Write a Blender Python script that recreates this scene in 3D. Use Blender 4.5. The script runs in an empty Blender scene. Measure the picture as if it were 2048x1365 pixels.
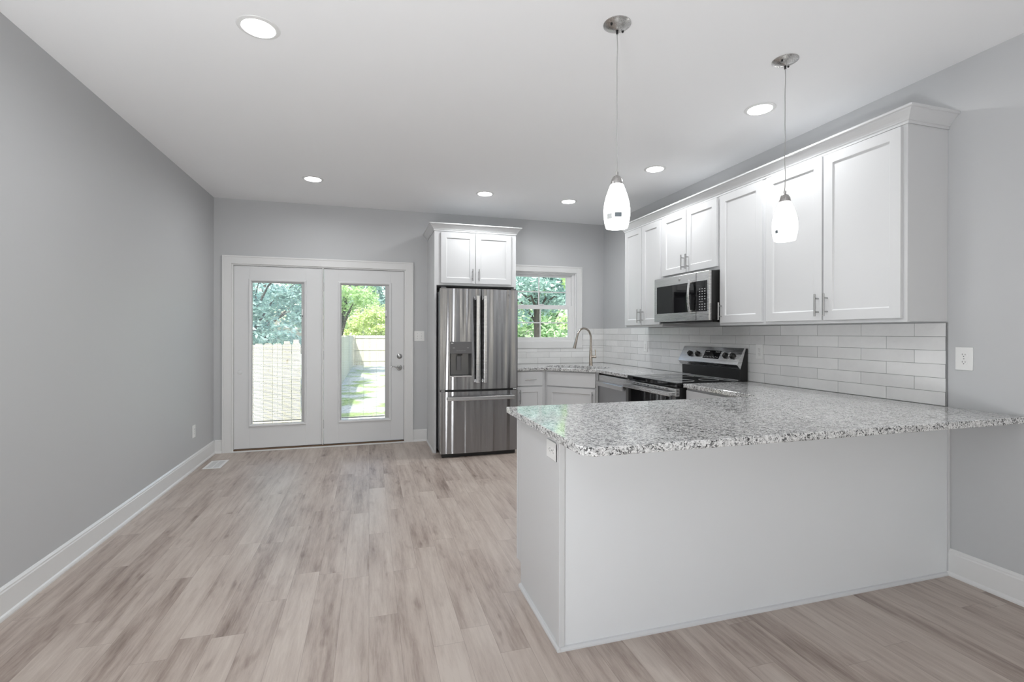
import bpy, bmesh, math, random
from mathutils import Vector, Matrix
random.seed(7)
PI = math.pi
SC = bpy.context.scene
COL = SC.collection

# ------------------------------------------------------------------ camera
def make_camera():
    cd = bpy.data.cameras.new('camera'); cam = bpy.data.objects.new('camera', cd)
    COL.objects.link(cam)
    yaw, pitch, roll = 0.2860, -0.0013, 0.0019
    f = Vector((math.sin(yaw)*math.cos(pitch), math.cos(yaw)*math.cos(pitch), math.sin(pitch)))
    r = Vector((math.cos(yaw), -math.sin(yaw), 0)); u = r.cross(f)
    r2 = math.cos(roll)*r + math.sin(roll)*u
    u2 = -math.sin(roll)*r + math.cos(roll)*u
    M = Matrix((( r2.x, u2.x, -f.x, 0), (r2.y, u2.y, -f.y, 0), (r2.z, u2.z, -f.z, 1.2979), (0, 0, 0, 1)))
    cam.matrix_world = M
    cd.sensor_width = 36; cd.sensor_fit = 'HORIZONTAL'
    cd.lens = 970.0/2048*36
    cd.shift_y = -(682.5-667.4)/2048
    cd.clip_start = 0.02; cd.clip_end = 300
    SC.camera = cam
make_camera()

# ------------------------------------------------------------------ exposure, world, sun, large lights
vs = SC.view_settings
vs.view_transform = 'Standard'; vs.look = 'None'; vs.exposure = -0.15; vs.gamma = 1.0; vs.use_curve_mapping = False
W = bpy.data.worlds.new('world'); SC.world = W; W.use_nodes = True
wn = W.node_tree; wn.nodes.clear()
sky = wn.nodes.new('ShaderNodeTexSky'); sky.sky_type = 'NISHITA'; sky.sun_disc = False
sky.sun_elevation = math.radians(50); sky.sun_rotation = math.radians(200); sky.dust_density = 2.5; sky.air_density = 1.2
bg = wn.nodes.new('ShaderNodeBackground'); bg.inputs[1].default_value = 0.62
wo = wn.nodes.new('ShaderNodeOutputWorld')
wn.links.new(sky.outputs[0], bg.inputs[0]); wn.links.new(bg.outputs[0], wo.inputs[0])

def lamp(name, kind, loc, energy, direction=None, size=None, size_y=None, shape=None, color=(1, 1, 1), spread=None, angle=None):
    l = bpy.data.lights.new(name, kind); l.energy = energy; l.color = color
    if kind == 'AREA':
        l.shape = shape or 'RECTANGLE'; l.size = size
        if size_y: l.size_y = size_y
        if spread: l.spread = spread
    if kind == 'POINT': l.shadow_soft_size = size
    if kind == 'SUN': l.angle = angle
    o = bpy.data.objects.new(name, l); o.location = loc
    if direction: o.rotation_euler = Vector(direction).to_track_quat('-Z', 'Y').to_euler()
    COL.objects.link(o); return o
lamp('sun', 'SUN', (0, -5, 12), 8.0, direction=(0.35, 0.75, -1.0), angle=math.radians(1.5), color=(1, .97, .92))
# area lights added in the unseen rear windows to brighten the room
P_WIN = 4.8
REAR_WINDOWS = (.45, 1.35, 2.25)  # left edges of unseen windows, added for brightness and refrigerator streaks
for wx in REAR_WINDOWS:
    lamp('rear_window_fill', 'AREA', (wx+.2, -3.36, 1.25), P_WIN, direction=(0, 1, 0), size=.26, size_y=2.1, color=(.95, .975, 1))
# unseen uplight added behind the camera to brighten ceiling and walls
lamp('added_ceiling_uplight', 'AREA', (-1.12, -.55, .35), 106, direction=(.12, .30, 1), size=.7, shape='DISK', color=(.965, .985, 1))
P_CAN = 7.6      # each recessed ceiling light
S_SHADE = 4.0
P_PEND = 1.6      # each pendant

# ------------------------------------------------------------------ materials
def new_mat(name):
    m = bpy.data.materials.new(name); m.use_nodes = True
    nt = m.node_tree; nt.nodes.clear()
    out = nt.nodes.new('ShaderNodeOutputMaterial'); p = nt.nodes.new('ShaderNodeBsdfPrincipled')
    nt.links.new(p.outputs[0], out.inputs[0])
    return m, nt, p
def setp(p, color=None, rough=None, metal=None, **k):
    if color is not None: p.inputs['Base Color'].default_value = (*color, 1)
    if rough is not None: p.inputs['Roughness'].default_value = rough
    if metal is not None: p.inputs['Metallic'].default_value = metal
    for a, b in k.items(): p.inputs[a].default_value = b
def nd(nt, t, **k):
    n = nt.nodes.new(t)
    for a, b in k.items(): setattr(n, a, b)
    return n
def coords(nt, scale=(1, 1, 1), out='Object'):
    tc = nd(nt, 'ShaderNodeTexCoord'); mp = nd(nt, 'ShaderNodeMapping'); mp.inputs['Scale'].default_value = scale
    nt.links.new(tc.outputs[out], mp.inputs[0]); return mp.outputs[0]
def noise(nt, vec, scale, detail=3, rough=.5):
    n = nd(nt, 'ShaderNodeTexNoise'); n.inputs['Scale'].default_value = scale; n.inputs['Detail'].default_value = detail
    n.inputs['Roughness'].default_value = rough; nt.links.new(vec, n.inputs['Vector']); return n
def bump(nt, p, h, strength, dist=.01):
    b = nd(nt, 'ShaderNodeBump'); b.inputs['Strength'].default_value = strength; b.inputs['Distance'].default_value = dist
    nt.links.new(h, b.inputs['Height']); nt.links.new(b.outputs[0], p.inputs['Normal'])
def ramp(nt, fac, stops, interp='LINEAR'):
    r = nd(nt, 'ShaderNodeValToRGB'); cr = r.color_ramp; cr.interpolation = interp
    while len(cr.elements) < len(stops): cr.elements.new(.5)
    for e, (pos, c) in zip(cr.elements, stops): e.position = pos; e.color = (*c, 1)
    nt.links.new(fac, r.inputs[0]); return r.outputs[0]
def paint(name, color, rough, bs=.05, sc=180, **k):
    m, nt, p = new_mat(name); setp(p, color, rough, **k)
    v = coords(nt); n = noise(nt, v, sc, 2); bump(nt, p, n.outputs[0], bs, .002); return m
def mth(nt, op, a, b=None, c=None):
    n = nd(nt, 'ShaderNodeMath', operation=op)
    for i, v in enumerate((a, b, c)):
        if v is None: continue
        if isinstance(v, (int, float)): n.inputs[i].default_value = v
        else: nt.links.new(v, n.inputs[i])
    return n.outputs[0]

M = {}
M['wall'] = paint('wall_paint_grey', (.55, .557, .565), .55, .06, 260)
M['ceiling'] = paint('ceiling_paint_white', (.925, .93, .94), .8, .05, 300)
M['trim'] = paint('trim_paint_white', (.78, .78, .775), .32, .02)
M['cab'] = paint('cabinet_paint_white', (.64, .645, .652), .34, .02)
M['door'] = paint('door_paint_white', (.74, .745, .75), .38, .02)
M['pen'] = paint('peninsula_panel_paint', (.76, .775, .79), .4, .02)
M['plastic'] = paint('outlet_plastic_white', (.85, .85, .84), .3, .0)
M['black'] = paint('black_plastic', (.012, .012, .012), .35, .0)
M['slot'] = paint('outlet_slot_dark', (.05, .05, .05), .6, .0)
M['blackglass'] = paint('black_glass', (.006, .006, .007), .04, .0)
M['greyplastic'] = paint('dispenser_grey', (.13, .13, .135), .35, .0, Metallic=.5)
M['rubber'] = paint('sill_wood_brown', (.16, .09, .05), .6, .3, 60)
M['text'] = paint('keypad_print_grey', (.5, .5, .5), .5, 0)
M['vinyl'] = paint('window_vinyl_white', (.82, .82, .82), .3, 0)

def steel(name, color=(.60, .60, .61), rough=.24, vert=True, wave=0.0, aniso=.6):
    m, nt, p = new_mat(name); setp(p, color, rough, 1.0)
    v = coords(nt, (350, 350, 3) if vert else (3, 3, 350))
    n = noise(nt, v, 1, 2)
    ra = .05 if aniso else .16; r = mth(nt, 'MULTIPLY_ADD', n.outputs[0], ra, rough-ra/2); nt.links.new(r, p.inputs['Roughness'])
    p.inputs['Anisotropic'].default_value = aniso
    if aniso:      # brushed sideways : highlights stretch up and down
        cx = nd(nt, 'ShaderNodeCombineXYZ'); cx.inputs[2].default_value = 1.0; nt.links.new(cx.outputs[0], p.inputs['Tangent'])
    if wave:
        v2 = coords(nt, (6.5, 6.5, .16)); n2 = noise(nt, v2, 1.6, 1.0); 
        bump(nt, p, n2.outputs[0], wave, .05)
    return m
M['steel'] = steel('stainless_steel_brushed', wave=.62, aniso=.95, rough=.24, color=(.31, .31, .315))
M['steel_h'] = steel('stainless_steel_horizontal', vert=False, aniso=0, color=(.66, .66, .66), rough=.26)
M['steel_dark'] = steel('stainless_steel_dishwasher', color=(.42, .42, .425), rough=.32, aniso=.9)
M['nickel'] = steel('brushed_nickel', (.50, .49, .48), .28, aniso=0)
M['handle'] = steel('handle_satin_nickel', (.42, .42, .42), .3, aniso=0)
M['champagne'] = steel('faucet_champagne_nickel', (.46, .41, .36), .25, aniso=0)

# floor : vinyl planks running front to back
def floor_mat():
    m, nt, p = new_mat('vinyl_plank_floor')
    tc = nd(nt, 'ShaderNodeTexCoord'); sx = nd(nt, 'ShaderNodeSeparateXYZ'); nt.links.new(tc.outputs['Object'], sx.inputs[0])
    PW, PL = .128, .95
    xi = mth(nt, 'DIVIDE', sx.outputs[0], PW); row = mth(nt, 'FLOOR', xi); fx = mth(nt, 'FRACT', xi)
    wnr = nd(nt, 'ShaderNodeTexWhiteNoise', noise_dimensions='1D'); nt.links.new(row, wnr.inputs['W'])
    yo = mth(nt, 'ADD', mth(nt, 'DIVIDE', sx.outputs[1], PL), wnr.outputs[0])
    pi = mth(nt, 'FLOOR', yo); fy = mth(nt, 'FRACT', yo)
    cb = nd(nt, 'ShaderNodeCombineXYZ'); nt.links.new(row, cb.inputs[0]); nt.links.new(pi, cb.inputs[1])
    wn2 = nd(nt, 'ShaderNodeTexWhiteNoise', noise_dimensions='2D'); nt.links.new(cb.outputs[0], wn2.inputs['Vector'])
    rnd = wn2.outputs[0]
    # grain, shifted per plank
    cb2 = nd(nt, 'ShaderNodeCombineXYZ')
    nt.links.new(mth(nt, 'ADD', mth(nt, 'MULTIPLY', sx.outputs[0], 34), mth(nt, 'MULTIPLY', rnd, 90)), cb2.inputs[0])
    nt.links.new(mth(nt, 'MULTIPLY', sx.outputs[1], 2.3), cb2.inputs[1]); nt.links.new(mth(nt, 'MULTIPLY', rnd, 30), cb2.inputs[2])
    g = noise(nt, cb2.outputs[0], 1, 6, .62)
    cb3 = nd(nt, 'ShaderNodeCombineXYZ')
    nt.links.new(mth(nt, 'ADD', mth(nt, 'MULTIPLY', sx.outputs[0], 9), mth(nt, 'MULTIPLY', rnd, 50)), cb3.inputs[0])
    nt.links.new(mth(nt, 'MULTIPLY', sx.outputs[1], 1.6), cb3.inputs[1]); nt.links.new(mth(nt, 'MULTIPLY', rnd, 77), cb3.inputs[2])
    g2 = noise(nt, cb3.outputs[0], 1, 3, .55)
    t = mth(nt, 'ADD', mth(nt, 'MULTIPLY', g.outputs[0], .50), mth(nt, 'MULTIPLY', g2.outputs[0], .50))
    t = mth(nt, 'ADD', t, mth(nt, 'MULTIPLY', mth(nt, 'SUBTRACT', rnd, .5), .15))
    # fine dark pores and occasional smudgy knots
    cb4 = nd(nt, 'ShaderNodeCombineXYZ'); nt.links.new(mth(nt, 'MULTIPLY', sx.outputs[0], 150), cb4.inputs[0]); nt.links.new(mth(nt, 'MULTIPLY', sx.outputs[1], 14), cb4.inputs[1]); nt.links.new(rnd, cb4.inputs[2])
    g3 = noise(nt, cb4.outputs[0], 1, 4, .65)
    t = mth(nt, 'ADD', t, mth(nt, 'MULTIPLY', mth(nt, 'SUBTRACT', g3.outputs[0], .5), .22))
    cb5 = nd(nt, 'ShaderNodeCombineXYZ'); nt.links.new(mth(nt, 'ADD', mth(nt, 'MULTIPLY', sx.outputs[0], 13), mth(nt, 'MULTIPLY', rnd, 20)), cb5.inputs[0]); nt.links.new(mth(nt, 'MULTIPLY', sx.outputs[1], 4.5), cb5.inputs[1])
    g4 = noise(nt, cb5.outputs[0], 1, 2, .5)
    kn = ramp(nt, g4.outputs[0], [(.62, (0, 0, 0)), (.78, (1, 1, 1))])
    t = mth(nt, 'SUBTRACT', t, mth(nt, 'MULTIPLY', kn, .16))
    c = ramp(nt, t, [(.24, (.19, .14, .116)), (.38, (.355, .285, .245)), (.50, (.468, .393, .343)), (.66, (.57, .495, .438))])
    # seams
    ex = mth(nt, 'MINIMUM', fx, mth(nt, 'SUBTRACT', 1, fx)); ey = mth(nt, 'MINIMUM', fy, mth(nt, 'SUBTRACT', 1, fy))
    sm = mth(nt, 'MINIMUM', mth(nt, 'MULTIPLY', ex, PW), mth(nt, 'MULTIPLY', ey, PL))
    seam = mth(nt, 'LESS_THAN', sm, .0011)
    mx = nd(nt, 'ShaderNodeMix', data_type='RGBA'); nt.links.new(mth(nt, 'MULTIPLY', seam, .35), mx.inputs[0])
    nt.links.new(c, mx.inputs[6]); mx.inputs[7].default_value = (.15, .11, .09, 1)
    nt.links.new(mx.outputs[2], p.inputs['Base Color'])
    setp(p, rough=.40)
    bump(nt, p, g3.outputs[0], .10, .003)
    return m
M['floor'] = floor_mat()

def granite_mat():
    m, nt, p = new_mat('granite_speckled_grey')
    v = coords(nt)
    n0 = noise(nt, v, 55, 3, .6)
    mix = nd(nt, 'ShaderNodeMix', data_type='RGBA', blend_type='LINEAR_LIGHT'); mix.inputs[0].default_value = .012
    nt.links.new(v, mix.inputs[6]); nt.links.new(n0.outputs[1], mix.inputs[7])
    vo = nd(nt, 'ShaderNodeTexVoronoi'); vo.inputs['Scale'].default_value = 185; nt.links.new(mix.outputs[2], vo.inputs['Vector'])
    sp = nd(nt, 'ShaderNodeSeparateColor'); nt.links.new(vo.outputs['Color'], sp.inputs[0])
    n1 = noise(nt, v, 34, 4, .6)
    n2 = noise(nt, v, 420, 2, .6)
    t = mth(nt, 'ADD', mth(nt, 'MULTIPLY', sp.outputs[0], .55), mth(nt, 'MULTIPLY', n1.outputs[0], .65))
    t = mth(nt, 'ADD', t, mth(nt, 'MULTIPLY', mth(nt, 'SUBTRACT', n2.outputs[0], .5), .35))
    c = ramp(nt, t, [(.24, (.015, .015, .016)), (.37, (.085, .085, .087)), (.44, (.27, .27, .27)), (.54, (.52, .52, .515)), (.78, (.76, .76, .755))])
    nt.links.new(c, p.inputs['Base Color']); setp(p, rough=.09)
    p.inputs['Coat Weight'].default_value = .2; p.inputs['Coat Roughness'].default_value = .03
    return m
M['granite'] = granite_mat()

def tile_mat():
    m, nt, p = new_mat('glazed_white_tile')
    v = coords(nt); gi = nd(nt, 'ShaderNodeNewGeometry')
    n = noise(nt, v, 9, 3, .6); n2 = noise(nt, v, 38, 2)
    t = mth(nt, 'ADD', mth(nt, 'MULTIPLY', gi.outputs['Random Per Island'], .5), mth(nt, 'MULTIPLY', n.outputs[0], .5))
    c = ramp(nt, t, [(.2, (.74, .74, .735)), (.8, (.86, .86, .855))])
    nt.links.new(c, p.inputs['Base Color']); setp(p, rough=.09)
    bump(nt, p, mth(nt, 'ADD', n.outputs[0], mth(nt, 'MULTIPLY', n2.outputs[0], .25)), .22, .02)
    return m
M['tile'] = tile_mat()
M['grout'] = paint('tile_grout_grey', (.36, .36, .36), .9, .2)

def glass_mat(name, tint=(.97, .985, .98), refl=.08):
    m = bpy.data.materials.new(name); m.use_nodes = True; nt = m.node_tree; nt.nodes.clear()
    out = nd(nt, 'ShaderNodeOutputMaterial'); tr = nd(nt, 'ShaderNodeBsdfTransparent'); tr.inputs[0].default_value = (*tint, 1)
    gl = nd(nt, 'ShaderNodeBsdfGlossy'); gl.inputs['Roughness'].default_value = .01
    fr = nd(nt, 'ShaderNodeFresnel'); fr.inputs[0].default_value = 1.35
    mx = nd(nt, 'ShaderNodeMixShader'); nt.links.new(fr.outputs[0], mx.inputs[0]); nt.links.new(tr.outputs[0], mx.inputs[1])
    nt.links.new(gl.outputs[0], mx.inputs[2]); nt.links.new(mx.outputs[0], out.inputs[0]); return m
M['glass'] = glass_mat('clear_window_glass')

def emit_mat(name, color, strength):
    m, nt, p = new_mat(name); setp(p, (.9, .9, .9), .4)
    p.inputs['Emission Color'].default_value = (*color, 1); p.inputs['Emission Strength'].default_value = strength; return m
M['lens'] = emit_mat('downlight_lens_glow', (1, 1, 1), 30)
M['shade'] = emit_mat('opal_glass_shade_lit', (1, 1, .99), S_SHADE)

def fence_mat():
    m, nt, p = new_mat('pale_pine_fence')
    gi = nd(nt, 'ShaderNodeNewGeometry'); v = coords(nt, (30, 30, 1.5)); n = noise(nt, v, 1, 4, .6)
    v2 = coords(nt, (1, 1, .55)); k = noise(nt, v2, 9, 2, .5)
    t = mth(nt, 'ADD', mth(nt, 'MULTIPLY', gi.outputs['Random Per Island'], .5), mth(nt, 'MULTIPLY', n.outputs[0], .5))
    c = ramp(nt, t, [(.2, (.44, .40, .31)), (.8, (.60, .57, .49))])
    kk = ramp(nt, k.outputs[0], [(.70, (1, 1, 1)), (.76, (.55, .42, .3))])
    mx = nd(nt, 'ShaderNodeMix', data_type='RGBA', blend_type='MULTIPLY'); mx.inputs[0].default_value = 1
    nt.links.new(c, mx.inputs[6]); nt.links.new(kk, mx.inputs[7]); nt.links.new(mx.outputs[2], p.inputs['Base Color']); setp(p, rough=.8); return m
M['fence'] = fence_mat()
def ground_mat():
    m, nt, p = new_mat('gravel_and_grass'); v = coords(nt); n = noise(nt, v, 1.1, 4, .6); n2 = noise(nt, v, 9, 4, .7)
    a = ramp(nt, n2.outputs[0], [(.3, (.25, .26, .24)), (.5, (.50, .49, .46)), (.7, (.72, .70, .66))])
    b = ramp(nt, n2.outputs[0], [(.3, (.12, .20, .06)), (.7, (.42, .48, .20))])
    f = ramp(nt, n.outputs[0], [(.48, (0, 0, 0)), (.62, (1, 1, 1))])
    mx = nd(nt, 'ShaderNodeMix', data_type='RGBA'); nt.links.new(f, mx.inputs[0]); nt.links.new(a, mx.inputs[6]); nt.links.new(b, mx.inputs[7])
    nt.links.new(mx.outputs[2], p.inputs['Base Color']); setp(p, rough=.95); return m
M['ground'] = ground_mat()
def leaf_mat(name, c1, c2):
    m, nt, p = new_mat(name); gi = nd(nt, 'ShaderNodeNewGeometry')
    c = ramp(nt, gi.outputs['Random Per Island'], [(.1, c1), (.9, c2)])
    nt.links.new(c, p.inputs['Base Color']); setp(p, rough=.55)
    tr = nd(nt, 'ShaderNodeBsdfTranslucent'); nt.links.new(c, tr.inputs[0]); ms = nd(nt, 'ShaderNodeMixShader'); ms.inputs[0].default_value = .4
    out = [n for n in nt.nodes if n.type == 'OUTPUT_MATERIAL'][0]
    nt.links.new(p.outputs[0], ms.inputs[1]); nt.links.new(tr.outputs[0], ms.inputs[2]); nt.links.new(ms.outputs[0], out.inputs[0]); return m
M['leaf_bright'] = leaf_mat('bright_green_leaves', (.38, .55, .22), (.72, .88, .50))
M['leaf_blue'] = leaf_mat('cool_green_leaves', (.26, .38, .35), (.62, .80, .74))
M['leaf_mid'] = leaf_mat('mid_green_leaves', (.26, .42, .22), (.58, .74, .46))
M['leaf_yellow'] = leaf_mat('yellow_green_leaves', (.50, .60, .22), (.85, .92, .55))
M['bark'] = paint('tree_bark', (.075, .065, .055), .9, .5, 20)

# ------------------------------------------------------------------ mesh helpers
class MB:
    def __init__(s): s.v = []; s.f = []
    def add(s, vs, fs):
        b = len(s.v); s.v += [tuple(v) for v in vs]; s.f += [tuple(i+b for i in f) for f in fs]; return s
    def box(s, x0, x1, y0, y1, z0, z1):
        x0, x1 = min(x0, x1), max(x0, x1); y0, y1 = min(y0, y1), max(y0, y1); z0, z1 = min(z0, z1), max(z0, z1)
        return s.add([(x0, y0, z0), (x1, y0, z0), (x1, y1, z0), (x0, y1, z0), (x0, y0, z1), (x1, y0, z1), (x1, y1, z1), (x0, y1, z1)],
                     [(0, 3, 2, 1), (4, 5, 6, 7), (0, 1, 5, 4), (1, 2, 6, 5), (2, 3, 7, 6), (3, 0, 4, 7)])
    def tube(s, pts, r, n=12, caps=True):
        pts = [Vector(p) for p in pts]; rr = r if isinstance(r, (list, tuple)) else [r]*len(pts)
        rings = []; prev = None
        for i, p in enumerate(pts):
            d = (pts[min(i+1, len(pts)-1)]-pts[max(i-1, 0)]).normalized()
            if prev is None:
                a = Vector((0, 0, 1)) if abs(d.z) < .9 else Vector((1, 0, 0)); x = d.cross(a).normalized()
            else: x = (prev-prev.dot(d)*d).normalized()
            prev = x; y = d.cross(x)
            rings.append([p+rr[i]*(math.cos(2*PI*k/n)*x+math.sin(2*PI*k/n)*y) for k in range(n)])
        vs = [v for g in rings for v in g]; fs = []
        for i in range(len(pts)-1):
            for k in range(n): fs.append((i*n+k, i*n+(k+1) % n, (i+1)*n+(k+1) % n, (i+1)*n+k))
        if caps: fs.append(tuple(range(n-1, -1, -1))); fs.append(tuple((len(pts)-1)*n+k for k in range(n)))
        return s.add(vs, fs)
    def cyl(s, a, b, r, n=16): return s.tube([a, b], r, n)
    def lathe(s, prof, c=(0, 0, 0), n=32, axis='z'):
        vs = []; fs = []
        for (r, h) in prof:
            for k in range(n):
                a = 2*PI*k/n; x, y = r*math.cos(a), r*math.sin(a)
                p = (x, y, h) if axis == 'z' else ((x, h, y) if axis == 'y' else (h, x, y))
                vs.append((c[0]+p[0], c[1]+p[1], c[2]+p[2]))
        for i in range(len(prof)-1):
            for k in range(n): fs.append((i*n+k, i*n+(k+1) % n, (i+1)*n+(k+1) % n, (i+1)*n+k))
        if prof[0][0] > 1e-6: fs.append(tuple(range(n)))
        if prof[-1][0] > 1e-6: fs.append(tuple((len(prof)-1)*n+k for k in range(n)))
        return s.add(vs, fs)
    def prism(s, poly, a0, a1, axis='x'):
        """extrude 2-D polygon along an axis; poly in the other two axes in order"""
        n = len(poly)
        def P(u, v, w): return {'x': (w, u, v), 'y': (u, w, v), 'z': (u, v, w)}[axis]
        vs = [P(u, v, a0) for u, v in poly]+[P(u, v, a1) for u, v in poly]
        fs = [tuple(range(n)), tuple(range(2*n-1, n-1, -1))]+[(i, i+n, (i+1) % n+n, (i+1) % n) for i in range(n)]
        return s.add(vs, fs)
    def shaker(s, x0, x1, z0, z1, y=0, t=.02, rail=.058, rec=.009, lip=.006):
        """shaker door front facing -y, front surface at y-t"""
        yf = y-t
        o = [(x0, yf, z0), (x1, yf, z0), (x1, yf, z1), (x0, yf, z1)]
        i = [(x0+rail, yf, z0+rail), (x1-rail, yf, z0+rail), (x1-rail, yf, z1-rail), (x0+rail, yf, z1-rail)]
        q = rail+lip
        j = [(x0+q, yf+rec, z0+q), (x1-q, yf+rec, z0+q), (x1-q, yf+rec, z1-q), (x0+q, yf+rec, z1-q)]
        b = [(x0, y, z0), (x1, y, z0), (x1, y, z1), (x0, y, z1)]
        fs = []
        for k in range(4):
            l = (k+1) % 4
            fs += [(k, l, 4+l, 4+k), (4+k, 4+l, 8+l, 8+k), (k, 12+k, 12+l, l)]
        fs += [(8, 9, 10, 11), (15, 14, 13, 12)]
        return s.add(o+i+j+b, fs)
    def build(s, name, mat, parent=None, bevel=0, smooth=False, seg=2):
        me = bpy.data.meshes.new(name); me.from_pydata(s.v, [], s.f)
        bm = bmesh.new(); bm.from_mesh(me); bmesh.ops.recalc_face_normals(bm, faces=bm.faces); bm.to_mesh(me); bm.free()
        me.materials.append(mat)
        o = bpy.data.objects.new(name, me); COL.objects.link(o)
        if parent: o.parent = parent
        if smooth:
            for p in me.polygons: p.use_smooth = True
            if smooth != 'all':
                me.set_sharp_from_angle(angle=math.radians(35))
        if bevel:
            b = o.modifiers.new('bevel', 'BEVEL'); b.width = bevel; b.segments = seg; b.limit_method = 'ANGLE'; b.angle_limit = math.radians(40)
            b.harden_normals = False
        return o
def thing(name, label, cat, loc=(0, 0, 0), rot=0, group=None, kind=None):
    o = bpy.data.objects.new(name, None); o.empty_display_size = .05; COL.objects.link(o)
    o.location = loc; o.rotation_euler = (0, 0, rot); return tag(o, label, cat, group, kind)
def tag(o, label=None, cat=None, group=None, kind=None):
    if label: o['label'] = label
    if cat: o['category'] = cat
    if group: o['group'] = group
    if kind: o['kind'] = kind
    return o
def struct(o, label=None, cat=None):
    return tag(o, label, cat, None, 'structure')
def copy_tree(o, parent=None):
    c = o.copy(); COL.objects.link(c)
    if parent: c.parent = parent
    for ch in list(o.children): copy_tree(ch, c)
    return c
R90 = -PI/2      # for things standing against the right wall, front facing -X

# room
XL, XR, YB, YF, H = -1.597, 3.003, 5.874, -3.25, 2.74
ZC = .903          # worktop height

# ------------------------------------------------------------------ room shell
struct(MB().box(XL-.15, XR+.15, YF-.15, YB+.16, -.12, 0).build('floor', M['floor']), 'brown-grey wood-look vinyl plank floor', 'floor')
struct(MB().box(XL-.15, XR+.15, YF-.15, YB+.16, H, H+.12).build('ceiling', M['ceiling']), 'smooth white ceiling with recessed lights', 'ceiling')
struct(MB().box(XL-.15, XL, YF-.15, YB+.16, 0, H).build('wall_left', M['wall']), 'long plain grey wall at left', 'wall')
struct(MB().box(XR, XR+.15, YF-.15, YB+.16, 0, H).build('wall_right', M['wall']), 'grey wall carrying the wall cabinets at right', 'wall')
def wall_with_holes(name, y0, y1, holes, label):
    b = MB(); xs = XL
    for (a, c, z0, z1) in holes:
        b.box(xs, a, y0, y1, 0, H)
        if z0 > 0: b.box(a, c, y0, y1, 0, z0)
        b.box(a, c, y0, y1, z1, H); xs = c
    b.box(xs, XR, y0, y1, 0, H)
    return struct(b.build(name, M['wall']), label, 'wall')
DX0, DX1, DZ = -1.425, .412, 2.04        # door opening
WX0, WX1, WZ0, WZ1 = 1.665, 2.603, 1.180, 2.082    # window opening
wall_with_holes('wall_back', YB, YB+.14, [(DX0, DX1, 0, DZ), (WX0, WX1, WZ0, WZ1)], 'grey far wall with patio doors and kitchen window')
wall_with_holes('wall_front', YF-.14, YF, [(q, q+.40, .15, 2.35) for q in REAR_WINDOWS], 'grey wall behind the viewer with three tall windows added for light')

struct(MB().box(XL-.15, XR+.15, -5.8, YF-.145, 2.55, 2.75).build('sun_block_slab', M['trim']), 'unseen slab added behind the viewer to block the sun', 'sun blocker')  # added out of view, keeps direct sun out of the rear windows
# baseboards : profiled, with shoe moulding
def base_profile(d=1):
    return [(0, 0), (.024, 0), (.024, .008), (.021, .016), (.014, .021), (.014, .118), (.011, .124), (.011, .131), (.006, .138), (.003, .142), (0, .142)]
def baseboard(name, a0, a1, wallpos, side, label):
    b = MB()
    if side == 'left': b.prism([(wallpos+u, v) for u, v in base_profile()], a0, a1, 'y')
    if side == 'right': b.prism([(wallpos-u, v) for u, v in base_profile()], a0, a1, 'y')
    if side == 'back': b.prism([(wallpos-u, v) for u, v in base_profile()], a0, a1, 'x')
    return struct(b.build(name, M['trim']), label, 'baseboard')
baseboard('baseboard_left', YF, YB, XL, 'left', 'white baseboard along the left wall')
baseboard('baseboard_right', YF, 1.842, XR, 'right', 'white baseboard along the right wall')
bb = MB()
bb.prism([(YB-u, v) for u, v in base_profile()], XL+.014, -1.515, 'x')
bb.prism([(YB-u, v) for u, v in base_profile()], .497, .664, 'x')
struct(bb.build('baseboard_back', M['trim']), 'white baseboard pieces along the far wall', 'baseboard')

# casings
def casing(name, x0, x1, z0, z1, w, bottom, y=YB, label=''):
    b = MB(); t = .019
    b.box(x0-w, x0, y-t, y, (z0-w if bottom else z0), z1+w); b.box(x1, x1+w, y-t, y, (z0-w if bottom else z0), z1+w)
    b.box(x0, x1, y-t, y, z1, z1+w)
    if bottom: b.box(x0, x1, y-t, y, z0-w, z0)
    # outer bead
    for (a, c, e, f) in ((x0-w, x0-w+.016, (z0-w if bottom else z0), z1+w), (x1+w-.016, x1+w, (z0-w if bottom else z0), z1+w)):
        b.box(a, c, y-t-.006, y-t, e, f)
    b.box(x0-w+.016, x1+w-.016, y-t-.006, y-t, z1+w-.016, z1+w)
    return struct(b.build(name, M['trim'], bevel=.0015), label, 'trim')
casing('trim_1', DX0, DX1, 0, DZ-.0, .088, False, label='white casing around the patio doors')
casing('trim_2', WX0, WX1, WZ0, WZ1, .078, True, label='white picture-frame casing around the kitchen window')

# door frame (jambs, mullion, sill)
jb = MB(); jb.box(DX0, DX0+.016, YB-.004, YB+.13, 0, DZ); jb.box(DX1-.016, DX1, YB-.004, YB+.13, 0, DZ); jb.box(DX0+.016, DX1-.016, YB-.004, YB+.13, DZ-.014, DZ)
jb.box(-.512, -.498, YB-.004, YB+.13, .028, DZ-.014)
struct(jb.build('trim_3', M['trim'], bevel=.001), 'white patio door jambs and centre post', 'trim')
sill = MB(); sill.box(DX0+.016, DX1-.016, YB+.0, YB+.13, 0, .022)
struct(sill.build('trim_4', M['rubber']), 'brown wooden sill under the patio doors', 'door sill')
sh = MB(); sh.box(DX0, DX1, YB-.035, YB-.001, 0, .012)
struct(sh.build('trim_5', M['trim'], bevel=.003), 'thin white threshold strip in front of patio doors', 'trim')

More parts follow.
